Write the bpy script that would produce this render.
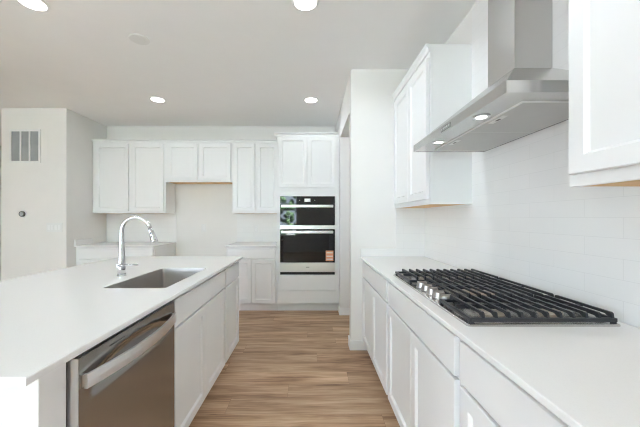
import bpy, bmesh, math, random
from mathutils import Vector, Matrix

for o in list(bpy.data.objects):
    bpy.data.objects.remove(o)
SC = bpy.context.scene
COL = SC.collection
PI = math.pi

# ------------------------------------------------------------------ camera
EYE = 1.283
cam_data = bpy.data.cameras.new('camera')
cam = bpy.data.objects.new('camera', cam_data)
COL.objects.link(cam)
cam.location = (0, 0, EYE)
cam.rotation_euler = (PI / 2, 0, 0)
cam_data.sensor_width = 36.0
cam_data.lens = 298.0 / 640.0 * 36.0
cam_data.shift_x = 9.4 / 640.0
cam_data.shift_y = 5.0 / 640.0
cam_data.clip_start = 0.02
SC.camera = cam

# ------------------------------------------------------------------ exposure, sky
SC.view_settings.view_transform = 'Standard'
SC.view_settings.look = 'None'
SC.view_settings.gamma = 1.0
SC.view_settings.use_curve_mapping = False
SC.view_settings.exposure = 0.32
SC.cycles.use_denoising = True
SC.cycles.filter_width = 1.1
SC.cycles.diffuse_bounces = 7
SC.cycles.max_bounces = 14
SC.cycles.transparent_max_bounces = 12

SKY = 8.5
SUN = 150.0
CAN_WATTS = 14.0           # the kitchen's cans and the added ones around them
FILL_WATTS = 22.0        # unseen cans added to fill the room with light from behind
CAN_CONE = math.radians(168)
CAN_COLOR = (.83, .945, 1.05)
HOOD_WATTS = 0.8
world = bpy.data.worlds.new('sky')
SC.world = world
world.use_nodes = True
_n = world.node_tree.nodes
_n['Background'].inputs['Color'].default_value = (0.735, 0.875, 1.045, 1)
_n['Background'].inputs['Strength'].default_value = SKY


# sun over the far side of the house, added so the patio bounces light indoors
_s = bpy.data.lights.new('sun', 'SUN')
_s.energy = SUN
_s.angle = 0.01
_s.color = (0.92, 0.97, 1.03)
_so = bpy.data.objects.new('sun', _s)
COL.objects.link(_so)
_so.rotation_euler = (math.radians(-38), math.radians(12), 0)

# ------------------------------------------------------------------ materials
def new_mat(name):
    m = bpy.data.materials.new(name)
    m.use_nodes = True
    nt = m.node_tree
    return m, nt, nt.nodes['Principled BSDF']


def paint(name, rgb, rough=0.5, vary=0.015, bump=0.0, scale=6.0, bscale=300.0, metallic=0.0, spec=0.5):
    """plain coating: a colour with a faint noise variation and, if asked, a fine bump"""
    m, nt, b = new_mat(name)
    tc = nt.nodes.new('ShaderNodeTexCoord')
    nz = nt.nodes.new('ShaderNodeTexNoise')
    nz.inputs['Scale'].default_value = scale
    nz.inputs['Detail'].default_value = 3
    nt.links.new(tc.outputs['Object'], nz.inputs['Vector'])
    rmp = nt.nodes.new('ShaderNodeValToRGB')
    rmp.color_ramp.elements[0].position = 0.3
    rmp.color_ramp.elements[1].position = 0.7
    rmp.color_ramp.elements[0].color = tuple(max(0, c * (1 - vary)) for c in rgb) + (1,)
    rmp.color_ramp.elements[1].color = tuple(min(1, c * (1 + vary)) for c in rgb) + (1,)
    nt.links.new(nz.outputs['Fac'], rmp.inputs['Fac'])
    nt.links.new(rmp.outputs['Color'], b.inputs['Base Color'])
    b.inputs['Roughness'].default_value = rough
    b.inputs['Metallic'].default_value = metallic
    b.inputs['Specular IOR Level'].default_value = spec
    if bump:
        n2 = nt.nodes.new('ShaderNodeTexNoise')
        n2.inputs['Scale'].default_value = bscale
        nt.links.new(tc.outputs['Object'], n2.inputs['Vector'])
        bp = nt.nodes.new('ShaderNodeBump')
        bp.inputs['Strength'].default_value = bump
        bp.inputs['Distance'].default_value = 0.001
        nt.links.new(n2.outputs['Fac'], bp.inputs['Height'])
        nt.links.new(bp.outputs['Normal'], b.inputs['Normal'])
    return m


def brushed(name, rgb, rough=0.3, stretch=(2, 2, 300), vary=0.04):
    """metal with a brushed grain running along the short axes of stretch"""
    m, nt, b = new_mat(name)
    tc = nt.nodes.new('ShaderNodeTexCoord')
    mp = nt.nodes.new('ShaderNodeMapping')
    mp.inputs['Scale'].default_value = stretch
    nz = nt.nodes.new('ShaderNodeTexNoise')
    nz.inputs['Scale'].default_value = 1.0
    nz.inputs['Detail'].default_value = 4
    nt.links.new(tc.outputs['Object'], mp.inputs['Vector'])
    nt.links.new(mp.outputs['Vector'], nz.inputs['Vector'])
    rmp = nt.nodes.new('ShaderNodeValToRGB')
    rmp.color_ramp.elements[0].color = tuple(c * (1 - vary) for c in rgb) + (1,)
    rmp.color_ramp.elements[1].color = tuple(min(1, c * (1 + vary)) for c in rgb) + (1,)
    nt.links.new(nz.outputs['Fac'], rmp.inputs['Fac'])
    nt.links.new(rmp.outputs['Color'], b.inputs['Base Color'])
    mr = nt.nodes.new('ShaderNodeMapRange')
    mr.inputs['To Min'].default_value = rough * 0.98
    mr.inputs['To Max'].default_value = rough * 1.02
    nt.links.new(nz.outputs['Fac'], mr.inputs['Value'])
    nt.links.new(mr.outputs['Result'], b.inputs['Roughness'])
    b.inputs['Metallic'].default_value = 1.0
    return m


def tile_mat(name, axis):
    """white 75 x 300 mm subway tile laid in running bond; axis = horizontal world axis of the wall"""
    m, nt, b = new_mat(name)
    tc = nt.nodes.new('ShaderNodeTexCoord')
    sp = nt.nodes.new('ShaderNodeSeparateXYZ')
    cb = nt.nodes.new('ShaderNodeCombineXYZ')
    ad = nt.nodes.new('ShaderNodeMath')
    ad.operation = 'SUBTRACT'
    ad.inputs[1].default_value = 0.914
    nt.links.new(tc.outputs['Object'], sp.inputs['Vector'])
    nt.links.new(sp.outputs[axis], cb.inputs['X'])
    nt.links.new(sp.outputs['Z'], ad.inputs[0])
    nt.links.new(ad.outputs[0], cb.inputs['Y'])
    br = nt.nodes.new('ShaderNodeTexBrick')
    br.offset = 0.5
    br.inputs['Scale'].default_value = 1.0
    br.inputs['Brick Width'].default_value = 0.302
    br.inputs['Row Height'].default_value = 0.0745
    br.inputs['Mortar Size'].default_value = 0.0011
    br.inputs['Mortar Smooth'].default_value = 0.4
    br.inputs['Color1'].default_value = (0.85, 0.845, 0.83, 1)
    br.inputs['Color2'].default_value = (0.835, 0.83, 0.815, 1)
    br.inputs['Mortar'].default_value = (0.765, 0.76, 0.745, 1)
    nt.links.new(cb.outputs['Vector'], br.inputs['Vector'])
    nt.links.new(br.outputs['Color'], b.inputs['Base Color'])
    bp = nt.nodes.new('ShaderNodeBump')
    bp.invert = True
    bp.inputs['Strength'].default_value = 0.25
    bp.inputs['Distance'].default_value = 0.001
    nt.links.new(br.outputs['Fac'], bp.inputs['Height'])
    nt.links.new(bp.outputs['Normal'], b.inputs['Normal'])
    b.inputs['Roughness'].default_value = 0.28
    b.inputs['Specular IOR Level'].default_value = 0.4
    return m


def floor_mat():
    """oak planks along x, 178 mm wide, each row shifted by its own random length"""
    m, nt, b = new_mat('oak_plank')
    L = nt.links.new

    def node(kind, **kw):
        n = nt.nodes.new(kind)
        for k, v in kw.items(): setattr(n, k, v)
        return n
    tc = node('ShaderNodeTexCoord')
    sp = node('ShaderNodeSeparateXYZ')
    L(tc.outputs['Object'], sp.inputs[0])
    dv = node('ShaderNodeMath', operation='DIVIDE'); dv.inputs[1].default_value = 0.178
    L(sp.outputs['Y'], dv.inputs[0])
    fl = node('ShaderNodeMath', operation='FLOOR'); L(dv.outputs[0], fl.inputs[0])
    wn = node('ShaderNodeTexWhiteNoise', noise_dimensions='1D'); L(fl.outputs[0], wn.inputs['W'])
    ma = node('ShaderNodeMath', operation='MULTIPLY_ADD'); ma.inputs[1].default_value = 1.5
    L(wn.outputs['Value'], ma.inputs[0]); L(sp.outputs['X'], ma.inputs[2])
    cb = node('ShaderNodeCombineXYZ'); L(ma.outputs[0], cb.inputs['X']); L(sp.outputs['Y'], cb.inputs['Y'])
    br = node('ShaderNodeTexBrick', offset=0.0)
    for k, v in (('Scale', 1.0), ('Brick Width', 1.5), ('Row Height', 0.178), ('Mortar Size', 0.0009), ('Mortar Smooth', 0.3)):
        br.inputs[k].default_value = v
    br.inputs['Color1'].default_value = (0, 0, 0, 1)
    br.inputs['Color2'].default_value = (1, 1, 1, 1)
    br.inputs['Mortar'].default_value = (0.5, 0.5, 0.5, 1)
    L(cb.outputs[0], br.inputs['Vector'])
    sh = node('ShaderNodeVectorMath', operation='MULTIPLY_ADD')
    sh.inputs[1].default_value = (17.0, 5.0, 9.0)
    L(br.outputs['Color'], sh.inputs[0]); L(cb.outputs[0], sh.inputs[2])

    def grain(scale, sc, detail, dist):
        mp = node('ShaderNodeMapping'); mp.inputs['Scale'].default_value = scale
        L(sh.outputs[0], mp.inputs['Vector'])
        nz = node('ShaderNodeTexNoise')
        nz.inputs['Scale'].default_value = sc
        nz.inputs['Detail'].default_value = detail
        nz.inputs['Roughness'].default_value = 0.6
        nz.inputs['Distortion'].default_value = dist
        L(mp.outputs[0], nz.inputs['Vector'])
        return nz.outputs['Fac']
    broad = grain((0.9, 7.0, 1.0), 1.3, 4, 0.8)
    fine = grain((1.6, 42.0, 1.0), 1.8, 5, 0.6)
    mxf = node('ShaderNodeMath', operation='MULTIPLY_ADD'); mxf.inputs[1].default_value = 0.45
    hf = node('ShaderNodeMath', operation='MULTIPLY'); hf.inputs[1].default_value = 0.55
    L(broad, hf.inputs[0]); L(fine, mxf.inputs[0]); L(hf.outputs[0], mxf.inputs[2])
    rmp = node('ShaderNodeValToRGB')
    e = rmp.color_ramp.elements
    e[0].position = 0.36; e[0].color = (0.20, 0.108, 0.060, 1)
    e[1].position = 0.63; e[1].color = (0.66, 0.475, 0.32, 1)
    mid = e.new(0.49); mid.color = (0.46, 0.295, 0.180, 1)
    L(mxf.outputs[0], rmp.inputs['Fac'])
    hs = node('ShaderNodeHueSaturation')
    mr = node('ShaderNodeMapRange')
    mr.inputs['To Min'].default_value = 0.90
    mr.inputs['To Max'].default_value = 1.14
    L(br.outputs['Color'], mr.inputs['Value']); L(mr.outputs[0], hs.inputs['Value']); L(rmp.outputs['Color'], hs.inputs['Color'])
    mx = node('ShaderNodeMix', data_type='RGBA')
    L(br.outputs['Fac'], mx.inputs[0]); L(hs.outputs['Color'], mx.inputs[6])
    mx.inputs[7].default_value = (0.22, 0.135, 0.08, 1)
    L(mx.outputs[2], b.inputs['Base Color'])
    b.inputs['Roughness'].default_value = 0.42
    b.inputs['Specular IOR Level'].default_value = 0.35
    return m


def quartz_mat():
    m, nt, b = new_mat('white_quartz')
    tc = nt.nodes.new('ShaderNodeTexCoord')
    nz = nt.nodes.new('ShaderNodeTexNoise')
    nz.inputs['Scale'].default_value = 260
    nz.inputs['Detail'].default_value = 2
    nt.links.new(tc.outputs['Object'], nz.inputs['Vector'])
    rmp = nt.nodes.new('ShaderNodeValToRGB')
    rmp.color_ramp.elements[0].position = 0.25
    rmp.color_ramp.elements[1].position = 0.45
    rmp.color_ramp.elements[0].color = (0.85, 0.845, 0.835, 1)
    rmp.color_ramp.elements[1].color = (0.88, 0.875, 0.865, 1)
    nt.links.new(nz.outputs['Fac'], rmp.inputs['Fac'])
    nt.links.new(rmp.outputs['Color'], b.inputs['Base Color'])
    b.inputs['Roughness'].default_value = 0.22
    b.inputs['Specular IOR Level'].default_value = 0.35
    return m


def pane_mat():
    """clear window glass: transparent with a weak mirror reflection"""
    m = bpy.data.materials.new('window_glass')
    m.use_nodes = True
    nt = m.node_tree
    nt.nodes.clear()
    out = nt.nodes.new('ShaderNodeOutputMaterial')
    tr = nt.nodes.new('ShaderNodeBsdfTransparent')
    gl = nt.nodes.new('ShaderNodeBsdfGlossy')
    gl.inputs['Roughness'].default_value = 0.02
    fr = nt.nodes.new('ShaderNodeFresnel')
    fr.inputs['IOR'].default_value = 1.3
    mx = nt.nodes.new('ShaderNodeMixShader')
    nt.links.new(fr.outputs[0], mx.inputs[0])
    nt.links.new(tr.outputs[0], mx.inputs[1])
    nt.links.new(gl.outputs[0], mx.inputs[2])
    nt.links.new(mx.outputs[0], out.inputs['Surface'])
    return m


def glow(name, rgb, strength):
    m = bpy.data.materials.new(name)
    m.use_nodes = True
    nt = m.node_tree
    b = nt.nodes['Principled BSDF']
    b.inputs['Base Color'].default_value = (0.9, 0.9, 0.88, 1)
    b.inputs['Emission Color'].default_value = rgb + (1,)
    b.inputs['Emission Strength'].default_value = strength
    return m


def leaf_mat():
    m, nt, b = new_mat('leaf_green')
    tc = nt.nodes.new('ShaderNodeTexCoord')
    nz = nt.nodes.new('ShaderNodeTexNoise')
    nz.inputs['Scale'].default_value = 7
    nz.inputs['Detail'].default_value = 6
    nt.links.new(tc.outputs['Object'], nz.inputs['Vector'])
    rmp = nt.nodes.new('ShaderNodeValToRGB')
    rmp.color_ramp.elements[0].position = 0.35
    rmp.color_ramp.elements[1].position = 0.65
    rmp.color_ramp.elements[0].color = (0.03, 0.075, 0.03, 1)
    rmp.color_ramp.elements[1].color = (0.20, 0.32, 0.15, 1)
    nt.links.new(nz.outputs['Fac'], rmp.inputs['Fac'])
    nt.links.new(rmp.outputs['Color'], b.inputs['Base Color'])
    b.inputs['Roughness'].default_value = 0.7
    return m


M = dict(
    white=paint('white_cabinet_paint', (0.86, 0.86, 0.855), 0.38, 0.006),
    wall=paint('wall_paint', (0.84, 0.825, 0.80), 0.85, 0.008, 0.08),
    ceil=paint('ceiling_paint', (0.925, 0.925, 0.92), 0.9, 0.006, 0.08),
    trim=paint('white_trim_paint', (0.87, 0.87, 0.865), 0.35, 0.005),
    quartz=quartz_mat(),
    tile_y=tile_mat('white_subway_tile', 'Y'),
    tile_x=tile_mat('white_subway_tile_end', 'X'),
    floor=floor_mat(),
    wood=paint('raw_maple', (0.72, 0.46, 0.22), 0.6, 0.10, scale=14),
    steel=brushed('brushed_steel', (0.58, 0.57, 0.555), 0.26, (6, 6, 900), 0.012),
    steel_h=brushed('brushed_steel_bright', (0.80, 0.80, 0.80), 0.30, (6, 6, 900), 0.012),
    steel_dw=brushed('brushed_steel_dark', (0.37, 0.36, 0.35), 0.22, (900, 900, 6), 0.015),
    sink=brushed('sink_steel', (0.64, 0.61, 0.58), 0.33, (6, 60, 6), 0.008),
    knob=brushed('knob_steel', (0.50, 0.48, 0.455), 0.32, (300, 300, 300), 0.02),
    rim=paint('white_glint_rim', (0.86, 0.86, 0.85), 0.45, 0.01, metallic=0.3),  # near-white colour stands in for light caught by the hood's steel edges
    filt=paint('filter_mesh', (0.60, 0.60, 0.59), 0.5, 0.03, 0.4, bscale=900, metallic=0.25),
    chrome=paint('chrome', (0.70, 0.70, 0.71), 0.13, 0.01, metallic=1.0),
    iron=paint('cast_iron', (0.022, 0.024, 0.029), 0.36, 0.2, 0.15),
    black=paint('black_plastic', (0.012, 0.012, 0.013), 0.35, 0.1),
    oven_glass=paint('black_oven_glass', (0.010, 0.010, 0.011), 0.03, 0.1),
    burner=brushed('burner_brass', (0.50, 0.44, 0.36), 0.35, (90, 90, 90)),
    display=glow('oven_display', (0.55, 0.63, 0.66), 0.22),
    sticker=paint('orange_sticker', (0.80, 0.36, 0.20), 0.6, 0.05),
    sticker_w=paint('sticker_white', (0.85, 0.80, 0.74), 0.6, 0.02),
    lamp=glow('lamp_lens', (1.0, 0.96, 0.90), 6.0),
    grille=paint('grey_filter_cloth', (0.40, 0.415, 0.42), 0.8, 0.08, 0.3),
    dark=paint('dark_grey_plastic', (0.05, 0.05, 0.05), 0.5, 0.1),
    toe=paint('toe_kick_paint', (0.84, 0.84, 0.83), 0.5, 0.01),
    plate=paint('white_plastic', (0.82, 0.82, 0.81), 0.4, 0.005),
    pane=pane_mat(),
    leaf=leaf_mat(),
    patio=paint('bounce_patio', (0.55, 0.54, 0.52), 0.9, 0.05, scale=4),
)


# ------------------------------------------------------------------ mesh builder
class MB:
    def __init__(self):
        self.bm = bmesh.new()

    def box(self, x0, x1, y0, y1, z0, z1, bev=0.0, seg=2, mi=0):
        bm = self.bm
        if x0 > x1: x0, x1 = x1, x0
        if y0 > y1: y0, y1 = y1, y0
        if z0 > z1: z0, z1 = z1, z0
        vs = [bm.verts.new((x, y, z)) for z in (z0, z1) for y in (y0, y1) for x in (x0, x1)]
        idx = [(0, 2, 3, 1), (4, 5, 7, 6), (0, 1, 5, 4), (2, 6, 7, 3), (0, 4, 6, 2), (1, 3, 7, 5)]
        fs = [bm.faces.new([vs[i] for i in q]) for q in idx]
        for f in fs: f.material_index = mi
        if bev > 0:
            es = list({e for f in fs for e in f.edges})
            bmesh.ops.bevel(bm, geom=es, offset=bev, segments=seg, affect='EDGES', profile=0.5)
        return self

    def loops(self, loops, cap0=True, cap1=True, smooth=False, closed=True, mi=0):
        """skin a list of equal-length point loops"""
        bm = self.bm
        rows = [[bm.verts.new(p) for p in lp] for lp in loops]
        n = len(rows[0])
        for a, b in zip(rows, rows[1:]):
            for i in range(n if closed else n - 1):
                j = (i + 1) % n
                f = bm.faces.new((a[i], a[j], b[j], b[i]))
                f.smooth = smooth
                f.material_index = mi
        if cap0: bm.faces.new(list(reversed(rows[0]))).material_index = mi
        if cap1: bm.faces.new(rows[-1]).material_index = mi
        return self

    def tube(self, pts, radii, n=16, smooth=True, mi=0):
        pts = [Vector(p) for p in pts]
        if not isinstance(radii, (list, tuple)): radii = [radii] * len(pts)
        t0 = (pts[1] - pts[0]).normalized()
        up = Vector((0, 0, 1)) if abs(t0.z) < 0.9 else Vector((0, 1, 0))
        u = t0.cross(up).normalized()
        rows = []
        for i, p in enumerate(pts):
            a = pts[max(0, i - 1)]
            b = pts[min(len(pts) - 1, i + 1)]
            t = (b - a).normalized()
            u = (u - t * u.dot(t)).normalized()
            v = t.cross(u)
            rows.append([p + (u * math.cos(2 * PI * k / n) + v * math.sin(2 * PI * k / n)) * radii[i] for k in range(n)])
        return self.loops(rows, smooth=smooth, mi=mi)

    def lathe(self, c, prof, n=32, axis='z', smooth=False, mi=0, cap0=True, cap1=True):
        """prof: list of (radius, height) along axis from c"""
        rows = []
        for r, h in prof:
            row = []
            for k in range(n):
                a = 2 * PI * k / n
                p = (r * math.cos(a), r * math.sin(a), h)
                if axis == 'x': p = (p[2], p[0], p[1])
                if axis == 'y': p = (p[1], p[2], p[0])
                row.append((c[0] + p[0], c[1] + p[1], c[2] + p[2]))
            rows.append(row)
        return self.loops(rows, smooth=smooth, mi=mi, cap0=cap0, cap1=cap1)

    def prism(self, poly, axis, a0, a1, mi=0):
        """extrude a 2D polygon along axis ('x': poly is (y,z), 'y': (x,z), 'z': (x,y))"""
        def P(q, a):
            if axis == 'x': return (a, q[0], q[1])
            if axis == 'y': return (q[0], a, q[1])
            return (q[0], q[1], a)
        return self.loops([[P(q, a0) for q in poly], [P(q, a1) for q in poly]], mi=mi)

    def shaker(self, x0, x1, z0, z1, t=0.024, back=-0.004, rail=0.052, rec=0.012, slope=0.009):
        """shaker panel door, front at y=-t, back at y=0"""
        bm = self.bm
        e = 0.0025

        def ring(ax0, ax1, az0, az1, y):
            return [bm.verts.new(p) for p in ((ax0, y, az0), (ax1, y, az0), (ax1, y, az1), (ax0, y, az1))]
        rs = [ring(x0, x1, z0, z1, back), ring(x0, x1, z0, z1, -t + e), ring(x0 + e, x1 - e, z0 + e, z1 - e, -t),
              ring(x0 + rail, x1 - rail, z0 + rail, z1 - rail, -t),
              ring(x0 + rail + slope, x1 - rail - slope, z0 + rail + slope, z1 - rail - slope, -t + rec)]
        for a, b in zip(rs, rs[1:]):
            for i in range(4):
                j = (i + 1) % 4
                bm.faces.new((a[i], a[j], b[j], b[i]))
        bm.faces.new(rs[-1])
        bm.faces.new(list(reversed(rs[0])))
        return self

    def build(self, name, mats, parent=None, loc=None, rotz=0.0):
        bm = self.bm
        bmesh.ops.recalc_face_normals(bm, faces=bm.faces)
        me = bpy.data.meshes.new(name)
        bm.to_mesh(me)
        bm.free()
        if not isinstance(mats, (list, tuple)): mats = [mats]
        for m in mats: me.materials.append(m)
        o = bpy.data.objects.new(name, me)
        COL.objects.link(o)
        if parent is not None: o.parent = parent
        if loc is not None: o.location = loc
        if rotz: o.rotation_euler.z = rotz
        return o


def tag(o, label, cat=None, group=None, kind=None):
    o['label'] = label
    if cat: o['category'] = cat
    if group: o['group'] = group
    if kind: o['kind'] = kind
    return o


def thing(name, label, cat, loc=(0, 0, 0), rotz=0.0, group=None):
    o = bpy.data.objects.new(name, None)
    o.empty_display_size = 0.1
    COL.objects.link(o)
    o.location = loc
    o.rotation_euler = (0, 0, rotz)
    return tag(o, label, cat, group)


def struct(name, mb, mat, label):
    o = mb.build(name, mat)
    o['kind'] = 'structure'
    o['label'] = label
    return o


def rounded_rect(x0, x1, y0, y1, r, n=6):
    pts = []
    for cx, cy, a0 in ((x1 - r, y1 - r, 0), (x0 + r, y1 - r, PI / 2), (x0 + r, y0 + r, PI), (x1 - r, y0 + r, 1.5 * PI)):
        for k in range(n + 1):
            a = a0 + PI / 2 * k / n
            pts.append((cx + r * math.cos(a), cy + r * math.sin(a)))
    return pts


# ------------------------------------------------------------------ the room
CEIL = 2.74
XR = 1.118          # right wall
XO = 0.3945         # wall beside the oven tower, with the doorway
YF = 4.72           # far wall
YRET = 2.91         # end wall of the right-hand run
XL = -3.228         # left wall of the kitchen
YL = 3.94           # wall with the return grille
XB, YB = -6.2, -3.3
XH = -4.09

struct('floor', MB().box(XB - .15, XR + .15, YB - .15, 6.6, -0.06, 0.0), M['floor'], 'brown oak plank floor running across the kitchen')
struct('ceiling', MB().box(XB - .15, XR + .15, YB - .15, 6.6, CEIL, CEIL + .08), M['ceil'], 'flat pale grey ceiling')
struct('wall_right', MB().box(XR, XR + .12, YB, YF + .12, 0, CEIL), M['wall'], 'white right wall behind the cooktop')
struct('wall_far', MB().box(XL - .12, XR, YF, YF + .12, 0, CEIL), M['wall'], 'off-white far wall behind the cabinets')
struct('wall_left', MB().box(XL - .12, XL, YL + .12, YF, 0, CEIL), M['wall'], 'short warm white wall at the left end of the far cabinets')
struct('wall_grille', MB().box(XH, XL, YL, YL + .12, 0, CEIL), M['wall'], 'pale wall with the return air grille')
struct('wall_hall', MB().box(XH, XH + .12, YL + .12, 6.2, 0, CEIL), M['wall'], 'hallway wall beyond the grille wall')
struct('wall_hall_end', MB().box(XB, XH + .12, 6.2, 6.32, 0, CEIL), M['wall'], 'end wall of the hallway')
struct('wall_return', MB().box(XO, XR, YRET, YRET + .12, 0, CEIL), M['wall'], 'white wall at the far end of the right worktop')
mb = MB().box(XO, XO + .12, 3.96, YF, 0, CEIL)
mb.box(XO, XO + .12, YRET + .12, 3.96, 2.363, CEIL)
struct('wall_doorway', mb, M['wall'], 'wall with an open doorway beside the oven tower')

# unseen back of the room; its windows are sized for the daylight they bring
OPEN = [(-4.4, -2.75, 0.05, 2.62), (-2.50, -1.75, 0.60, 2.62), (-1.50, -0.50, 0.60, 2.62)]  # left openings added for daylight; the last one is mirrored in the oven
mb = MB()
xs = XB
for x0, x1, z0, z1 in OPEN:
    mb.box(xs, x0, YB - .12, YB, 0, CEIL)
    mb.box(x0, x1, YB - .12, YB, 0, z0)
    mb.box(x0, x1, YB - .12, YB, z1, CEIL)
    xs = x1
mb.box(xs, XR + .12, YB - .12, YB, 0, CEIL)
struct('wall_back', mb, M['wall'], 'white back wall with windows, behind the photographer')
mb = MB()
LO = [(-2.6, -0.6)]  # unseen side window, added for daylight
ys = YB - .12
for y0, y1 in LO:
    mb.box(XB - .12, XB, ys, y0, 0, CEIL)
    mb.box(XB - .12, XB, y0, y1, 0, 0.6)
    mb.box(XB - .12, XB, y0, y1, 2.3, CEIL)
    ys = y1
mb.box(XB - .12, XB, ys, 6.32, 0, CEIL)
struct('wall_side', mb, M['wall'], 'unseen outer wall of the living area, its window added for daylight')


def window(n, x0, x1, z0, z1, y0, y1, along='x', mull=1, rail=True):
    """double hung window frame set in a wall opening, with its panes"""
    f = MB()

    def bx(a0, a1, c0, c1, d0, d1):
        if along == 'x': f.box(a0, a1, d0, d1, c0, c1)
        else: f.box(d0, d1, a0, a1, c0, c1)
    w = 0.05
    bx(x0, x0 + w, z0, z1, y0, y1); bx(x1 - w, x1, z0, z1, y0, y1)
    bx(x0 + w, x1 - w, z0, z0 + w, y0, y1); bx(x0 + w, x1 - w, z1 - w, z1, y0, y1)
    for k in range(1, mull):
        xm = x0 + (x1 - x0) * k / mull
        bx(xm - .03, xm + .03, z0 + w, z1 - w, y0, y1)
    if rail:
        zm = (z0 + z1) / 2
        bx(x0 + w, x1 - w, zm - .02, zm + .02, y0 + .01, y1 - .01)
    o = struct('window_%d' % n, f, M['trim'], 'white window frame out of view behind the photographer')
    g = MB()
    ym = (y0 + y1) / 2
    if along == 'x': g.box(x0 + w, x1 - w, ym - .003, ym + .003, z0 + w, z1 - w)
    else: g.box(ym - .003, ym + .003, x0 + w, x1 - w, z0 + w, z1 - w)
    g.build('pane', M['pane'], o)


for i, (x0, x1, z0, z1) in enumerate(OPEN):
    window(i + 1, x0, x1, z0, z1, YB - .09, YB - .03, 'x', 2 if i == 0 else 1, i > 0)
for i, (y0, y1) in enumerate(LO):
    window(i + 4, y0, y1, 0.6, 2.3, XB - .09, XB - .03, 'y', 2, True)
struct('ground', MB().box(-30, 20, -30, 20, -0.3, -0.15), M['patio'], 'unseen pale patio added to bounce daylight indoors')  # unseen ground, made pale so it throws light up to the ceiling

# sky portals: they only guide the sampling of daylight through the window openings
def portal(loc, rot, w, h):
    p = bpy.data.lights.new('sky_portal', 'AREA')
    p.shape = 'RECTANGLE'
    p.size, p.size_y = w, h
    p.cycles.is_portal = True
    o = bpy.data.objects.new('sky_portal', p)
    COL.objects.link(o)
    o.location, o.rotation_euler = loc, rot


for x0, x1, z0, z1 in OPEN:
    portal(((x0 + x1) / 2, YB - .125, (z0 + z1) / 2), (PI / 2, 0, PI), x1 - x0, z1 - z0)
for y0, y1 in LO:
    portal((XB - .125, (y0 + y1) / 2, 1.45), (PI / 2, 0, PI / 2), y1 - y0, 1.7)

# baseboards
BH = 0.098
bb = 0.014
struct('baseboard_return', MB().box(XO - bb, 0.56, YRET - bb, YRET, 0, BH, .004).box(XO - bb, XO, YRET, YRET + .12, 0, BH, .004),
       M['trim'], 'white baseboard round the foot of the right return wall')
struct('baseboard_doorway', MB().box(XO - bb, XO + .12, 3.96 - bb, 3.96, 0, BH, .004).box(XO - bb, XO, 3.96, 4.10, 0, BH, .004),
       M['trim'], 'white baseboard on the doorway jamb beside the oven tower')
struct('baseboard_grille', MB().box(XH, XL, YL - bb, YL, 0, BH, .004), M['trim'], 'white baseboard under the grille wall')

# tiled splashbacks
TT = 0.008
UPB = 1.382     # underside of the right-hand wall cabinets
UFB = 1.362     # underside of the far wall cabinets
mb = MB().box(XR - TT, XR, -0.6, YRET, 0.914, UPB)
mb.box(XR - TT, XR, 0.95, 2.05, UPB, CEIL)
struct('wall_tile_right', mb, M['tile_y'], 'white subway tile on the wall behind the cooktop')
struct('wall_tile_return', MB().box(0.83, XR - TT, YRET - TT, YRET, 0.914, UPB), M['tile_x'], 'white subway tile on the end wall of the right worktop')
mb = MB().box(XL, -2.12, YF - TT, YF, 0.914, UFB)
mb.box(-1.165, -0.46, YF - TT, YF, 0.914, UFB)
struct('wall_tile_far', mb, M['tile_x'], 'white subway tile between the far worktops and wall cabinets')


# ------------------------------------------------------------------ cabinets
def cabinet(name, label, cat, loc, rotz, W, D, z0, z1, fronts, group=None, base=True, under=None, crown=None, toe=0.105,
            crown_ends=(0, 0)):
    """front face frame at local y=0, body towards +y; fronts: ('door'|'drawer', x0, x1, z0, z1)"""
    t = thing(name, label, cat, loc, rotz, group)
    th = 0.018
    b = MB()
    zb = toe if base else z0
    b.box(0, W, 0, th, zb, z1, 0.0012, 1)                      # face
    b.box(0, th, th, D, zb, z1); b.box(W - th, W, th, D, zb, z1)
    b.box(th, W - th, D - th, D, zb, z1)
    b.box(th, W - th, th, D - th, zb + (0 if base else 0.004), zb + th)
    if not base: b.box(th, W - th, th, D - th, z1 - th, z1)
    b.build('body', M['white'], t)
    if base:
        MB().box(0, W, 0.055, 0.07, 0, toe).build('toe_kick', M['toe'], t)
    if under is not None:
        MB().box(th, W - th, th, D - th, z0 + 0.001, z0 + 0.004).build('underside', under, t)['label'] = 'bare wood underside'
    if crown:
        e0, e1 = crown_ends
        c = MB()
        a, h = 0.0, crown
        # small stepped crown: profile in (y, z)
        prof = [(0, z1 - 0.012), (-0.010, z1 - 0.012), (-0.014, z1 + h * .35), (-0.028, z1 + h * .75), (-0.028, z1 + h), (0, z1 + h)]
        c.prism(prof, 'x', -e0, W + e1)
        if e0:
            c.box(-e0, 0, 0, D, z1 + h * .5, z1 + h); c.box(-e0 * .5, 0, 0, D, z1, z1 + h * .5)
        if e1:
            c.box(W, W + e1, 0, D, z1 + h * .5, z1 + h); c.box(W, W + e1 * .5, 0, D, z1, z1 + h * .5)
        c.box(0, W, 0, D, z1, z1 + h * .9)
        c.build('crown_molding', M['white'], t)
    for kind, x0, x1, a, c in fronts:
        if kind == 'door':
            MB().shaker(x0, x1, a, c).build('door', M['white'], t)
        elif kind == 'drawer':
            MB().box(x0, x1, -0.024, -0.004, a, c, 0.003, 2).build('drawer', M['white'], t)
        elif kind == 'panel':
            MB().box(x0, x1, -0.02, 0, a, c, 0.003, 2).build('fixed_panel', M['white'], t)
    return t


def two_doors(W, z0, z1, m0=0.022, m1=0.022, gap=0.005):
    h = W / 2
    return [('door', m0, h - gap / 2 + (m0 - m1) / 2, z0, z1), ('door', h + gap / 2 + (m0 - m1) / 2, W - m1, z0, z1)]


CT = 0.914                    # worktop height
CB = 0.894                    # its underside
DZ0, DZ1 = 0.122, 0.723       # base doors
WZ0, WZ1 = 0.736, 0.874       # drawer fronts

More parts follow.
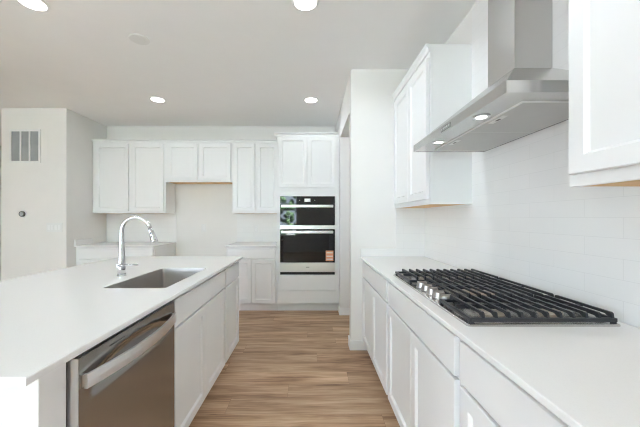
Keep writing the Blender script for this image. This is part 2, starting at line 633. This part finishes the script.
# --- far wall
FB = 4.10      # face frames of the far base cabinets
FU = 4.41      # face frames of the far wall cabinets
x0, x1 = XL + .002, -2.14
W = x1 - x0
cabinet('base_cabinet', 'white base cabinet on the far wall left of the empty fridge gap', 'cabinet', (x0, FB, 0), 0, W, YF - .002 - FB, 0, CB,
        [('drawer', .05, W - .02, WZ0, WZ1)] + two_doors(W, DZ0, DZ1, .05, .02), 'base cabinets on the far wall')
x0, x1 = -1.158, -0.462
W = x1 - x0
cabinet('base_cabinet', 'white base cabinet between the empty fridge gap and the oven tower', 'cabinet', (x0, FB, 0), 0, W, YF - .002 - FB, 0, CB,
        [('drawer', .02, W - .02, WZ0, WZ1)] + two_doors(W, DZ0, DZ1, .02, .02), 'base cabinets on the far wall')
tag(MB().box(XL + .001, -2.125, 4.062, YF - TT, CB, CT, .003).build('worktop', M['quartz']),
    'white quartz worktop on the far wall, its left end against the side wall', 'worktop', 'worktops on the far wall')
tag(MB().box(-1.173, -0.463, 4.062, YF - TT, CB, CT, .003).build('worktop', M['quartz']),
    'short white quartz worktop beside the oven tower', 'worktop', 'worktops on the far wall')
tag(MB().box(XL + .001, XL + .02, 4.07, 4.39, CT, CT + .076, .003).build('side_splash', M['quartz']),
    'low white quartz upstand on the left end wall of the far worktop', 'upstand', 'low quartz upstands')

UT = 2.420
UDZ0, UDZ1 = 1.392, 2.386
x0, x1 = XL + .002, -2.142
W = x1 - x0
cabinet('wall_cabinet', 'tall white two-door wall cabinet at the left end of the far wall', 'cabinet', (x0, FU, 0), 0, W, YF - .002 - FU, UFB, UT,
        [('door', -3.173 - x0, -2.686 - x0, UDZ0, UDZ1), ('door', -2.640 - x0, -2.165 - x0, UDZ0, UDZ1)],
        'wall cabinets on the far wall', False, M['wood'], 0.024)
x0, x1 = -2.142, -1.158
W = x1 - x0
cabinet('wall_cabinet', 'short white two-door wall cabinet above the empty fridge gap', 'cabinet', (x0, FU, 0), 0, W, YF - .002 - FU, 1.822, UT,
        [('door', .03, W / 2 - .014, 1.852, UDZ1), ('door', W / 2 + .014, W - .02, 1.852, UDZ1)],
        'wall cabinets on the far wall', False, M['wood'], 0.024)
x0, x1 = -1.158, -0.462
W = x1 - x0
cabinet('wall_cabinet', 'narrow tall white two-door wall cabinet beside the oven tower', 'cabinet', (x0, FU, 0), 0, W, YF - .002 - FU, UFB, UT,
        [('door', .02, W / 2 - .012, UDZ0, UDZ1), ('door', W / 2 + .012, W - .025, UDZ0, UDZ1)],
        'wall cabinets on the far wall', False, M['wood'], 0.024)

# --- oven tower: a frame round the open oven bay
TX0, TX1 = -0.460, 0.391
TW = TX1 - TX0
OX0, OX1 = -0.420 - TX0, 0.334 - TX0      # oven bay in local x
OZ0, OZ1 = 0.512, 1.588
t = thing('oven_tower_cabinet', 'tall white cabinet tower built round the double oven', 'cabinet', (TX0, FB, 0))
b = MB()
D = YF - .002 - FB
b.box(0, OX0, 0, .018, .105, 2.43); b.box(OX1, TW, 0, .018, .105, 2.43)
b.box(OX0, OX1, 0, .018, .105, OZ0); b.box(OX0, OX1, 0, .018, OZ1, 2.43)
b.box(0, .018, .018, D, .105, 2.43); b.box(TW - .018, TW, .018, D, .105, 2.43)
b.box(.018, TW - .018, D - .018, D, .105, 2.43)
b.box(.018, TW - .018, .018, D - .018, OZ0 - .018, OZ0); b.box(.018, TW - .018, .018, D - .018, OZ1, OZ1 + .018)
b.box(.018, TW - .018, .018, D - .018, 2.412, 2.43)
b.build('body', M['white'], t)
MB().box(0, TW, .055, .07, 0, .105).build('toe_kick', M['toe'], t)
MB().shaker(.022, .413, 1.712, 2.402).build('door', M['white'], t)
MB().shaker(.420, TW - .043, 1.712, 2.402).build('door', M['white'], t)
MB().box(.022, TW - .043, -.024, -.004, .125, .292, .003).build('drawer', M['white'], t)
MB().box(.022, TW - .043, -.014, 0, .298, OZ0 - .014, .003).build('fixed_panel', M['white'], t)
c = MB().prism([(0, 2.41), (-.012, 2.41), (-.016, 2.428), (-.04, 2.446), (-.04, 2.458), (0, 2.458)], 'x', -.036, TW + .002)
c.box(-.036, 0, 0, D - .36, 2.440, 2.458).box(-.016, 0, 0, D - .36, 2.424, 2.440).box(0, TW, 0, D, 2.43, 2.458)
c.build('crown_molding', M['white'], t)

# double oven in its bay
OW = OX1 - OX0 - .004
ov = thing('double_oven', 'black glass and steel double wall oven in the white tower', 'oven', (TX0 + OX0 + .002, FB, OZ0 + .001))
OH = OZ1 - OZ0 - .002


def ozz(y):                    # height above the oven's foot of a row measured on the front
    return EYE - (y - 218.5) * 0.01368 - OZ0 - .001


zu0, zu1 = ozz(225.5), OH      # upper door and control strip
MB().box(.01, OW - .01, .001, .50, .005, OH - .005).build('casing', M['dark'], ov)
cp = MB().box(0, OW, -.020, 0, ozz(203.2), OH, .002).build('control_panel', M['oven_glass'], ov)
MB().box(.335, .415, -.0215, -.020, ozz(201.8), ozz(198.6)).build('display', M['display'], cp)['label'] = 'pale lit display'
for xx in (.268, .475):
    MB().lathe((xx, -.020, ozz(200.3)), [(.006, 0), (.006, -.0015)], 12, 'y').build('touch_button', M['display'], cp)
ud = MB().box(0, OW, -.022, 0, ozz(225.3), ozz(203.3), .002).build('upper_door', M['oven_glass'], ov)
lower_top = ozz(229.3)
ts = MB().box(0, OW, -.024, 0, ozz(229.2), ozz(225.4), .002).build('steel_strip', M['steel_h'], ov)
ld = MB().box(0, OW, -.022, 0, ozz(262.6), ozz(229.4), .002).build('lower_door', M['oven_glass'], ov)
ls = MB().box(0, OW, -.024, 0, ozz(272.0), ozz(262.7), .002).build('steel_strip', M['steel_h'], ov)
MB().box(.355, .40, -.0246, -.024, ozz(267.4), ozz(266.9)).build('badge', M['dark'], ls)
MB().box(0, OW, -.012, 0, 0, ozz(272.2), .001).build('vent_slot', M['black'], ov)


def oven_handle(parent, zc):
    h = MB()
    h.box(.02, OW - .025, -.075, -.053, zc - .019, zc + .019, .006, 3)
    for xx in (.05, OW - .06):
        h.box(xx - .012, xx + .012, -.055, -.021, zc - .012, zc + .012, .002)
    h.build('handle', M['steel_h'], parent)['label'] = 'brushed steel bar handle'


oven_handle(ud, ozz(206.3))
oven_handle(ld, ozz(232.0))
st = MB().box(OW - .125, OW - .02, -.0235, -.022, ozz(261.0), ozz(250.6)).build('sticker', M['sticker'], ld)
st['label'] = 'orange and white paper sticker'
for yy in (252.8, 256.2, 259.2):
    MB().box(OW - .115, OW - .03, -.0238, -.0235, ozz(yy + .5), ozz(yy - .5)).build('printed_band', M['sticker_w'], st)

# --- right-hand run (local x runs towards the photographer)
RF = 0.522
RR = -PI / 2


def right_base(y_far, y_near, label, m0=.02, m1=.02):
    W = y_far - y_near
    return cabinet('base_cabinet', label, 'cabinet', (RF, y_far, 0), RR, W, XR - .002 - RF, 0, CB,
                   [('drawer', m0, W - m1, WZ0, WZ1)] + two_doors(W, DZ0, DZ1, m0, m1), 'base cabinets along the right wall')


right_base(YRET - .002, 1.945, 'white base cabinet at the far end of the right run, against the return wall', .045, .018)
right_base(1.944, 1.016, 'wide white base cabinet directly under the gas cooktop', .018, .018)
right_base(1.015, 0.10, 'white base cabinet nearest the camera on the right', .018, .018)
WR = tag(MB().box(0.482, XR - TT, 0.09, YRET - .001, CB, CT, .003).build('worktop', M['quartz']),
         'long white quartz worktop on the right carrying the gas cooktop', 'worktop')
tag(MB().box(0.488, 0.829, YRET - .02, YRET, CT, CT + .076, .003).build('side_splash', M['quartz']),
    'low white quartz upstand on the return wall behind the right worktop', 'upstand', 'low quartz upstands')

UF = 0.822
RT = 2.446
UDR0, UDR1 = 1.418, 2.392
W = YRET - .002 - 2.05
cabinet('wall_cabinet', 'white wall cabinet beyond the range hood, against the return wall', 'cabinet', (UF, YRET - .002, 0), RR, W, XR - .002 - UF, UPB, RT,
        [('door', .05, .455, UDR0, UDR1), ('door', .470, W - .012, UDR0, UDR1)], 'wall cabinets along the right wall', False, M['wood'], 0.04)
W = .946 - .03
cabinet('wall_cabinet', 'white wall cabinet on the near side of the range hood', 'cabinet', (UF, .946, 0), RR, W, XR - .002 - UF, UPB, RT,
        [('door', .022, W / 2 - .005, UDR0, UDR1), ('door', W / 2 + .005, W - .022, UDR0, UDR1)], 'wall cabinets along the right wall', False, M['wood'], 0.04)

# ------------------------------------------------------------------ gas cooktop
KX0, KX1, KY0, KY1 = 0.535, 1.062, 1.014, 1.938
KXC, KYC = (KX0 + KX1) / 2, (KY0 + KY1) / 2
ck = thing('gas_cooktop', 'five-burner gas cooktop with black iron grates on the right worktop', 'cooktop', (KXC, KYC, CT))


def L(x, y): return x - KXC, y - KYC


tr = MB()
a0, b0 = L(KX0, KY0)
a1, b1 = L(KX1, KY1)
tr.loops([[(x, y, 0.0005) for x, y in rounded_rect(a0, a1, b0, b1, .012)],
          [(x, y, 0.0055) for x, y in rounded_rect(a0, a1, b0, b1, .012)],
          [(x, y, 0.008) for x, y in rounded_rect(a0 + .004, a1 - .004, b0 + .004, b1 - .004, .010)],
          [(x, y, 0.006) for x, y in rounded_rect(a0 + .02, a1 - .02, b0 + .02, b1 - .02, .008)]])
tr.build('tray', M['steel'], ck)
burners = [(0.70, 1.16, .042), (0.93, 1.16, .034), (0.83, KYC, .058), (0.70, 1.79, .036), (0.93, 1.79, .042)]
for bx_, by_, r in burners:
    cx, cy = L(bx_, by_)
    bo = MB().lathe((cx, cy, .006), [(r * 1.25, 0), (r * 1.2, .006), (r, .008), (r * .97, .020), (r * .75, .021)], 28).build('burner', M['burner'], ck)
    MB().lathe((cx, cy, .026), [(r * .80, 0), (r * .82, .004), (r * .7, .009)], 28).build('burner_cap', M['iron'], bo)
for k in range(5):
    kx, ky = L(0.587, 1.298 + .0685 * k)
    kn = MB().lathe((kx, ky, .007), [(.029, 0), (.029, .003), (.0265, .005), (.0250, .026), (.0235, .028)], 28, smooth=False)
    kn = kn.build('knob', M['knob'], ck)
    MB().box(kx - .023, kx + .023, ky - .004, ky + .004, .034, .0385, .001).build('grip', M['knob'], kn)


def grate(y0, y1, x0, x1, nb, x_first=.595):
    """cast iron grate: a low frame on feet carrying tall bars that run along the worktop"""
    g = MB()
    zt, zl = .046, .014
    w = .0042
    X0, Y0 = L(x0, y0)
    X1, Y1 = L(x1, y1)
    for ya, yb in ((Y0, Y0 + .013), (Y1 - .013, Y1)):
        g.box(X0, X1, ya, yb, zl, zl + .013, .002)
    for xa, xb in ((X0, X0 + .013), (X1 - .013, X1)):
        g.box(xa, xb, Y0 + .010, Y1 - .010, zl, zl + .013, .002)
    for xx in (X0 + .008, X1 - .008):
        for yy in (Y0 + .008, Y1 - .008):
            g.box(xx - .006, xx + .006, yy - .006, yy + .006, .0065, zl + .002)
    ym = (Y0 + Y1) / 2
    g.box(X0 + .01, X1 - .01, ym - .005, ym + .005, zl + .010, zt - .006)
    for i in range(nb):
        xs0 = max(X0 + .012, L(x_first, 0)[0])
        xx = xs0 + (X1 - .012 - xs0) * i / (nb - 1)
        prof = [(Y0 + .003, zl + .006), (Y0 + .006, zt - .004), (Y0 + .012, zt), (Y1 - .012, zt), (Y1 - .006, zt - .004), (Y1 - .003, zl + .006),
                (Y1 - .014, zl + .012), (Y1 - .030, zt - .010), (Y0 + .030, zt - .010), (Y0 + .014, zl + .012)]
        g.prism(prof, 'x', xx - w, xx + w)
    return g.build('grate', M['iron'], ck)


grate(1.020, 1.2715, 0.548, 1.052, 11)
grate(1.2735, 1.6485, 0.628, 1.052, 10, .640)
grate(1.6505, 1.932, 0.548, 1.052, 11)

# ------------------------------------------------------------------ range hood
HX, HY0, HY1 = 0.661, 1.006, 1.914
HZ0, HZ1, HZ2 = 1.709, 1.750, 1.972
CX, CY0, CY1 = 0.932, 1.363, 1.573
XW = XR - TT - .001
hd = thing('range_hood', 'stainless steel chimney range hood over the cooktop', 'range hood', (XW, (HY0 + HY1) / 2, HZ0))
hyc = (HY0 + HY1) / 2


def HL(x, y, z): return (x - XW, y - hyc, z - HZ0)


cn = MB()
cn.loops([[HL(*p) for p in ((HX + .012, HY0 + .012, HZ0 + .001), (XW, HY0 + .012, HZ0 + .001), (XW, HY1 - .012, HZ0 + .001), (HX + .012, HY1 - .012, HZ0 + .001))],
          [HL(*p) for p in ((HX + .012, HY0 + .012, HZ0), (XW, HY0 + .012, HZ0), (XW, HY1 - .012, HZ0), (HX + .012, HY1 - .012, HZ0))],
          [HL(*p) for p in ((HX, HY0, HZ0), (XW, HY0, HZ0), (XW, HY1, HZ0), (HX, HY1, HZ0))],
          [HL(*p) for p in ((HX, HY0, HZ1), (XW, HY0, HZ1), (XW, HY1, HZ1), (HX, HY1, HZ1))],
          [HL(*p) for p in ((HX + .004, HY0 + .004, HZ1 + .002), (XW, HY0 + .004, HZ1 + .002), (XW, HY1 - .004, HZ1 + .002), (HX + .004, HY1 - .004, HZ1 + .002))],
          [HL(*p) for p in ((CX, CY0, HZ2), (XW, CY0, HZ2), (XW, CY1, HZ2), (CX, CY1, HZ2))]])
cn.build('canopy', M['steel'], hd)
ch = MB()
a = HL(CX + .002, CY0 + .002, HZ2 - .01)
bq = HL(XW, CY1 - .002, CEIL - .002)
ch.box(a[0], bq[0], a[1], bq[1], a[2], bq[2], .002)
ch.build('chimney', M['steel'], hd)
for y0, y1 in ((1.085, 1.452), (1.458, 1.845)):
    p, q = HL(.775, y0, HZ0 - .004), HL(1.085, y1, HZ0 - .0)
    bd = MB().box(p[0] - .006, q[0] + .006, p[1] - .003, q[1] + .003, p[2] - .0004, q[2] + .0015).build('filter_rim', M['rim'], hd)
    fl = MB().box(p[0], q[0], p[1], q[1], p[2] - .001, q[2] + .001, .0005).build('filter', M['filt'], hd)
    ymid = (p[1] + q[1]) / 2
    la = MB().box(p[0] + .012, p[0] + .034, ymid - .05, ymid + .05, p[2] - .003, p[2] + .001, .001).build('latch', M['rim'], fl)
    MB().box(p[0] + .018, p[0] + .028, ymid - .014, ymid + .014, p[2] - .0036, p[2] - .003).build('finger_slot', M['black'], la)
for yy in (1.25, 1.665):
    c = HL(.716, yy, HZ0)
    hl = MB().lathe((c[0], c[1], c[2] - .003), [(.034, .003), (.034, .001), (.031, 0), (.0215, .0008), (.021, .002)], 28).build('lamp', M['steel_h'], hd)
    MB().lathe((c[0], c[1], c[2] - .0025), [(.0205, .001), (.0205, -.0005)], 24).build('lens', M['lamp'], hl)
    ld_ = bpy.data.lights.new('hood_lamp_light', 'SPOT')
    ld_.energy = HOOD_WATTS
    ld_.color = (1.0, .93, .84)
    ld_.spot_size = 2.4
    ld_.spot_blend = .8
    ld_.shadow_soft_size = .02
    lo = bpy.data.objects.new('hood_lamp_light', ld_)
    COL.objects.link(lo)
    lo.parent = hl
    lo.location = (c[0], c[1], c[2] - .008)
p, q = HL(HX - .002, 1.41, HZ0 + .009), HL(HX, 1.51, HZ1 - .009)
cpn = MB().box(p[0], q[0] + .001, p[1], q[1], p[2], q[2], .0008).build('control_panel', M['steel_dw'], hd)
for k in range(5):
    yk = p[1] + .012 + .019 * k
    MB().lathe((p[0] + .0006, yk, (p[2] + q[2]) / 2), [(.0055, 0), (.005, -.002)], 14, 'x').build('button', M['steel_h'], cpn)

# ------------------------------------------------------------------ island
IX1, IX0, IY0, IY1 = -0.660, -1.832, 0.691, 2.909
SX0, SX1, SY0, SY1 = -1.105, -0.768, 1.578, 2.222      # sink cut-out
IFX = -0.702                                            # face frames
hole = rounded_rect(SX0, SX1, SY0, SY1, .022, 6)        # counter-clockwise from the +x side


def slab_with_hole(name):
    bm = bmesh.new()
    n = len(hole)
    e = .003

    def ring(o, z):
        return [bm.verts.new(p + (z,)) for p in ((IX1 - o, IY0 + o), (IX1 - o, IY1 - o), (IX0 + o, IY1 - o), (IX0 + o, IY0 + o))]
    rows = [ring(0, CB), ring(0, CT - e), ring(e, CT)]
    for a, b in zip(rows, rows[1:]):
        for i in range(4):
            bm.faces.new((a[i], a[(i + 1) % 4], b[(i + 1) % 4], b[i]))
    hb = [bm.verts.new(p + (CB,)) for p in hole]
    ht = [bm.verts.new(p + (CT,)) for p in hole]
    for i in range(n):
        bm.faces.new((hb[i], ht[i], ht[(i + 1) % n], hb[(i + 1) % n]))
    k = n // 4
    for outer, inner in ((rows[2], ht), (rows[0], hb)):
        o_se, o_ne, o_nw, o_sw = outer
        # quadrant arcs: [0:k]=ne, [k:2k]=nw, [2k:3k]=sw, [3k:4k]=se
        m = k // 2
        ne, nw, sw, se = m, k + m, 2 * k + m, 3 * k + m

        def arc(i, j):
            r = [inner[i]]
            while i != j:
                i = (i + 1) % n
                r.append(inner[i])
            return r
        bm.faces.new([o_ne, o_nw] + list(reversed(arc(ne, nw))))
        bm.faces.new([o_nw, o_sw] + list(reversed(arc(nw, sw))))
        bm.faces.new([o_sw, o_se] + list(reversed(arc(sw, se))))
        bm.faces.new([o_se, o_ne] + list(reversed(arc(se, ne))))
    m_ = MB()
    m_.bm.free()
    m_.bm = bm
    return m_.build(name, M['quartz'])


tag(slab_with_hole('worktop'), 'broad white quartz island worktop with the sink cut into it', 'worktop')
ID = 0.61
IR = PI / 2
W = 2.385 - 1.475
cabinet('base_cabinet', 'white two-door sink base cabinet in the island', 'cabinet', (IFX, 1.475, 0), IR, W, ID, 0, CB,
        [('drawer', .018, W - .012, WZ0, WZ1)] + two_doors(W, DZ0, DZ1, .018, .012), 'cabinets of the island')
W = 2.850 - 2.386
cabinet('base_cabinet', 'narrow white one-door cabinet at the far end of the island', 'cabinet', (IFX, 2.386, 0), IR, W, ID, 0, CB,
        [('drawer', .012, W - .022, WZ0, WZ1), ('door', .012, W - .022, DZ0, DZ1)], 'cabinets of the island')
tag(MB().box(-1.34, -0.700, 0.767, 0.854, 0, CB, .002).build('end_panel', M['white']),
    'thick white end panel of the island beside the dishwasher', 'panel', 'white panels of the island')
tag(MB().box(-1.34, -1.316, 0.855, 2.850, 0, CB, .002).build('back_panel', M['white']),
    'long white back panel under the island overhang', 'panel', 'white panels of the island')

# sink
sk = thing('undermount_sink', 'stainless steel undermount sink in the island worktop', 'sink', ((SX0 + SX1) / 2, (SY0 + SY1) / 2, CB))
sx, sy = (SX1 - SX0) / 2, (SY1 - SY0) / 2
s = MB()


def rr(o, r, z): return [(x, y, z) for x, y in rounded_rect(-sx - o, sx + o, -sy - o, sy + o, r, 6)]


s.loops([rr(-.0030, .02, .0185), rr(-.0031, .02, .0175), rr(-.0035, .02, -.010), rr(-.0045, .02, -.10), rr(-.006, .024, -.19), rr(-.015, .03, -.205), rr(-.035, .03, -.210),
         rr(-.12, .02, -.213), ], cap0=False, smooth=True)
so = s.build('bowl', M['sink'], sk)
md = so.modifiers.new('thickness', 'SOLIDIFY')
md.thickness = .0012
md.offset = -1
MB().lathe((0, .08, -.2125), [(.045, 0), (.045, .002), (.036, .003), (.030, .0005)], 28).build('drain', M['chrome'], sk)

# faucet
FX, FY = -1.212, 1.912
fc = thing('faucet', 'chrome pull-down faucet standing behind the island sink', 'faucet', (FX, FY, CT))
MB().lathe((0, 0, 0), [(.027, 0), (.027, .006), (.0245, .010), (.0245, .014)], 32).build('base_ring', M['chrome'], fc)
pts, rad = [], []
for z, r in ((.010, .0240), (.05, .0230), (.10, .0205), (.15, .0180), (.20, .0155), (.25, .0138), (.285, .0130)):
    pts.append((0, 0, z)); rad.append(r)
R_ = .092
for k in range(1, 15):
    a = PI - k / 14 * (PI * .925)
    pts.append((R_ + R_ * math.cos(a), 0, .285 + R_ * math.sin(a))); rad.append(.0125)
MB().tube(pts, rad, 24).build('spout', M['chrome'], fc)
p1 = Vector(pts[-1])
d = (Vector(pts[-1]) - Vector(pts[-2])).normalized()
hp = [p1, p1 + d * .012, p1 + d * .03, p1 + d * .085, p1 + d * .098]
sh_ = MB().tube(hp, [.0128, .0150, .0170, .0205, .0185], 24).build('spray_head', M['chrome'], fc)
side = Vector((0, -1, 0))
bc = p1 + d * .048 + side * .0165
for q in (-.014, .010):
    cc = bc + d * q
    MB().box(cc.x - .004, cc.x + .004, cc.y - .003, cc.y + .002, cc.z - .008, cc.z + .008, .002).build('spray_button', M['black'], sh_)['label'] = 'black rubber button'
lv = MB()
lv.tube([(0, -.018, .072), (.002, -.040, .072)], [.0135, .0125], 20)
lv.tube([(.000, -.034, .072), (.035, -.040, .074), (.085, -.042, .077), (.128, -.042, .078)], [.0085, .0065, .0055, .005], 16)
lv.build('lever', M['chrome'], fc)

# dishwasher
DY0, DY1 = 0.862, 1.471
DWX = -0.672
dw = thing('dishwasher', 'stainless steel dishwasher with a bowed bar handle in the island', 'dishwasher', (DWX, DY0, 0), IR)
DWW = DY1 - DY0
dz0, dz1 = 0.115, 0.876
MB().box(.004, DWW - .004, .036, .58, .10, .872).build('tub', M['dark'], dw)
MB().box(.004, DWW - .004, .075, .09, .0, .098).build('toe_kick', M['black'], dw)
# door skin with the hand pocket behind the handle pressed into it
dr = MB()
nx, nz = 48, 60
zs = [dz0 + (dz1 - dz0) * j / nz for j in range(nz + 1)]


def pocket(x, z):
    u = (x / DWW - .5) / .44
    if abs(u) >= 1: return 0
    ztop = .790 + .050 * (1 - u * u)
    zbot = .735
    v = (z - zbot) / (ztop - zbot)
    if v <= 0 or v >= 1: return 0
    return .022 * (1 - u * u) ** .7 * math.sin(PI * min(1, v * .5 / .8) if v < .8 else PI * .5 + PI * .5 * (v - .8) / .2)


bm = dr.bm
grid = [[bm.verts.new((DWW * i / nx, pocket(DWW * i / nx, z), z)) for i in range(nx + 1)] for z in zs]
for j in range(nz):
    for i in range(nx):
        f = bm.faces.new((grid[j][i], grid[j][i + 1], grid[j + 1][i + 1], grid[j + 1][i]))
        f.smooth = True
dro = dr.build('door_skin', M['steel_dw'], dw)
dd = MB()
dd.box(.0, DWW, .024, .034, dz0, dz1)
dd.box(0, .0015, .0, .024, dz0, dz1); dd.box(DWW - .0015, DWW, .0, .024, dz0, dz1)
dd.box(.0015, DWW - .0015, .001, .024, dz1 - .0015, dz1); dd.box(.0015, DWW - .0015, .001, .024, dz0, dz0 + .0015)
dd.build('door_edge', M['steel_h'], dw)['label'] = 'bright steel door edge'
MB().box(.010, DWW - .010, .012, .032, dz1, dz1 + .010).build('control_strip', M['black'], dw)
# bowed handle: a flat band swept along a shallow arc
rows = []
n = 40
for i in range(n + 1):
    u = -1 + 2 * i / n
    x = DWW / 2 + u * .290
    y = -.010 - .034 * (1 - u * u)
    hh = .0215
    zc = .803
    if i in (0, n): pass
    rows.append([(x, y - .006, zc - hh + .001), (x, y - .0068, zc), (x, y - .006, zc + hh - .001), (x, y - .005, zc + hh), (x, y + .005, zc + hh - .001),
                 (x, y + .005, zc - hh + .001), (x, y - .005, zc - hh)])
h = MB().loops(rows, smooth=False)
for xx in (DWW / 2 - .282, DWW / 2 + .282):
    h.box(xx - .007, xx + .007, -.012, .002, .785, .821, .001)
h.build('handle', M['steel_h'], dw)['label'] = 'bowed bright steel handle'
MB().box(.135, .215, -.0008, .0005, .8555, .8585).build('badge', M['dark'], dw)

# ------------------------------------------------------------------ ceiling and wall fittings
# the cans from the passage onward are unseen, added to brighten the room
cans = [(-1.877, 2.010, 'recessed ceiling light, the nearer one above the left of the island'),
        (-0.035, 2.005, 'recessed ceiling light, the nearer one above the aisle'),
        (-1.872, 3.650, 'recessed ceiling light before the left far wall cabinets'),
        (0.005, 3.662, 'recessed ceiling light before the oven tower'),
        (0.78, 3.50, 'unseen ceiling light added to brighten the passage beyond the doorway'),  # added to brighten the doorway jamb
        (-0.035, 0.35, 'added unseen ceiling light over the aisle, right above the photographer'),
        (-1.875, 0.35, 'added unseen ceiling light over the near end of the island'),
        (-0.035, -1.35, 'added unseen ceiling light in the living area, on the aisle side'),
        (-1.875, -1.35, 'added unseen ceiling light in the living area, on the island side'),
        (-3.75, 0.35, 'added unseen ceiling light in the living area, level with the island end'),
        (-3.75, -1.35, 'added unseen ceiling light in the living area, by the wide window')]
first = None
for x, y, lab in cans:
    if first is None:
        first = t = thing('recessed_light', lab, 'ceiling light', (x, y, CEIL), 0, 'recessed ceiling lights')
        MB().lathe((0, 0, 0), [(.094, 0), (.094, -.003), (.088, -.006), (.076, -.006), (.074, -.003)], 40).build('trim_ring', M['trim'], t)
        MB().lathe((0, 0, -.0030), [(.0735, 0), (.0735, -.002)], 40).build('lens', M['lamp'], t)
    else:
        t = first.copy()
        COL.objects.link(t)
        t.location = (x, y, CEIL)
        t['label'] = lab
        for chd in list(first.children):
            if chd.type != 'MESH': continue
            c = chd.copy()
            COL.objects.link(c)
            c.parent = t
    la = bpy.data.lights.new('can_light', 'SPOT')
    la.spot_size = CAN_CONE
    la.spot_blend = 0.4
    la.shadow_soft_size = .07
    la.energy = FILL_WATTS if y < 0 else CAN_WATTS * (1.8 if 1 < y < 3 and x > -1 else 1.2 if 1 < y < 3 else .45)
    la.color = CAN_COLOR
    lo = bpy.data.objects.new('can_light', la)
    COL.objects.link(lo)
    lo.parent = t
    lo.location = (0, 0, -.010)

t = thing('ceiling_cover_plate', 'round white blank cover plate on the ceiling above the island', 'cover plate', (-1.392, 2.42, CEIL))
MB().lathe((0, 0, 0), [(.076, 0), (.076, -.004), (.070, -.008)], 40).build('disc', M['plate'], t)
for xx in (-.04, .04):
    MB().lathe((xx, 0, -.008), [(.004, 0), (.003, -.0012)], 12).build('screw', M['plate'], t)

s_ = YL / 298
vx0, vx1, vz0, vz1 = -3.974, -3.565, 2.017, 2.460
t = thing('return_air_grille', 'white framed return air grille with three grey filter bays high on the left wall', 'air grille',
          ((vx0 + vx1) / 2, YL, vz0))
w2, hh = (vx1 - vx0) / 2, vz1 - vz0
f = MB()
fr = .026
f.box(-w2, w2, -.012, 0, 0, fr, .003); f.box(-w2, w2, -.012, 0, hh - fr, hh, .003)
f.box(-w2, -w2 + fr, -.012, 0, fr, hh - fr, .003); f.box(w2 - fr, w2, -.012, 0, fr, hh - fr, .003)
bays = 3
bw = (2 * w2 - 2 * fr) / bays
for k in range(1, bays):
    xx = -w2 + fr + bw * k
    f.box(xx - .010, xx + .010, -.011, 0, fr, hh - fr, .002)
f.build('frame', M['plate'], t)
for k in range(bays):
    xa = -w2 + fr + bw * k + (.010 if k else 0)
    xb = -w2 + fr + bw * (k + 1) - (.010 if k < bays - 1 else 0)
    g = MB().box(xa, xb, -.002, 0, fr, hh - fr)
    for j in range(30):
        zz = fr + (hh - 2 * fr) * (j + .5) / 30
        g.prism([(-.002, zz + .003), (-.008, zz - .004), (-.007, zz - .005), (-.002, zz + .0015)], 'x', xa, xb)
    g.build('filter_bay', M['grille'], t)

t = thing('thermostat', 'small round dark thermostat on the left wall below the grille', 'thermostat', (-3.800, YL, 1.343))
MB().lathe((0, 0, 0), [(.050, 0), (.050, -.004), (.046, -.006)], 36, 'y').build('backplate', M['plate'], t)['label'] = 'white round backplate'
MB().lathe((0, -.006, 0), [(.037, 0), (.037, -.016), (.034, -.020)], 36, 'y').build('dial_ring', M['dark'], t)
MB().lathe((0, -.026, 0), [(.026, 0), (.024, -.001)], 30, 'y').build('display', M['grille'], t)['label'] = 'grey display'


def plate(name, label, cat, loc, w, h, n, kind, group=None):
    t = thing(name, label, cat, loc, 0, group)
    MB().box(-w / 2, w / 2, -.006, 0, -h / 2, h / 2, .002).build('cover', M['plate'], t)
    for k in range(n):
        xx = (k - (n - 1) / 2) * .046
        if kind == 'switch':
            MB().box(xx - .0165, xx + .0165, -.009, -.006, -.033, .033, .0015).build('rocker', M['trim'], t)
        else:
            for zz in (-.02, .02):
                so = MB().box(xx - .014, xx + .014, -.0075, -.006, zz - .014, zz + .014, .001).build('socket', M['trim'], t)
                q = MB()
                q.box(xx - .007, xx - .005, -.0078, -.0075, zz - .004, zz + .005)
                q.box(xx + .005, xx + .007, -.0078, -.0075, zz - .004, zz + .005)
                q.build('slot', M['grille'], so)
    return t


plate('light_switch', 'wide white light switch plate on the left wall near the corner', 'light switch', (-3.385, YL, 1.165), .208, .118, 4, 'switch')
plate('wall_outlet', 'white wall outlet in the empty fridge gap', 'outlet', (-1.69, YF, 1.135), .075, .118, 1, 'outlet', 'wall outlets on the far wall')
plate('wall_outlet', 'white wall outlet on the tile beside the oven tower', 'outlet', (-.86, YF - TT, 1.12), .075, .118, 1, 'outlet', 'wall outlets on the far wall')

# greenery outside the window behind the photographer (seen mirrored in the oven glass)
random.seed(5)
hb = MB()
for k in range(260):
    x = random.uniform(-2.6, 0.9)
    z = random.uniform(0.0, 3.0)
    y = -6.2 + random.uniform(-.5, .5)
    r = random.uniform(.10, .26)
    bmesh.ops.create_icosphere(hb.bm, subdivisions=1, radius=r,
                               matrix=Matrix.Translation((x, y, z - .15)) @ Matrix.Rotation(random.uniform(0, 3), 4, Vector((random.random(), random.random(), 1)).normalized()) @ Matrix.Diagonal((1, .8, .55, 1)))
hd_ = hb.build('hedge', M['leaf'])
tag(hd_, 'dark green hedge outside the window, mirrored in the oven glass', 'hedge', kind='stuff')
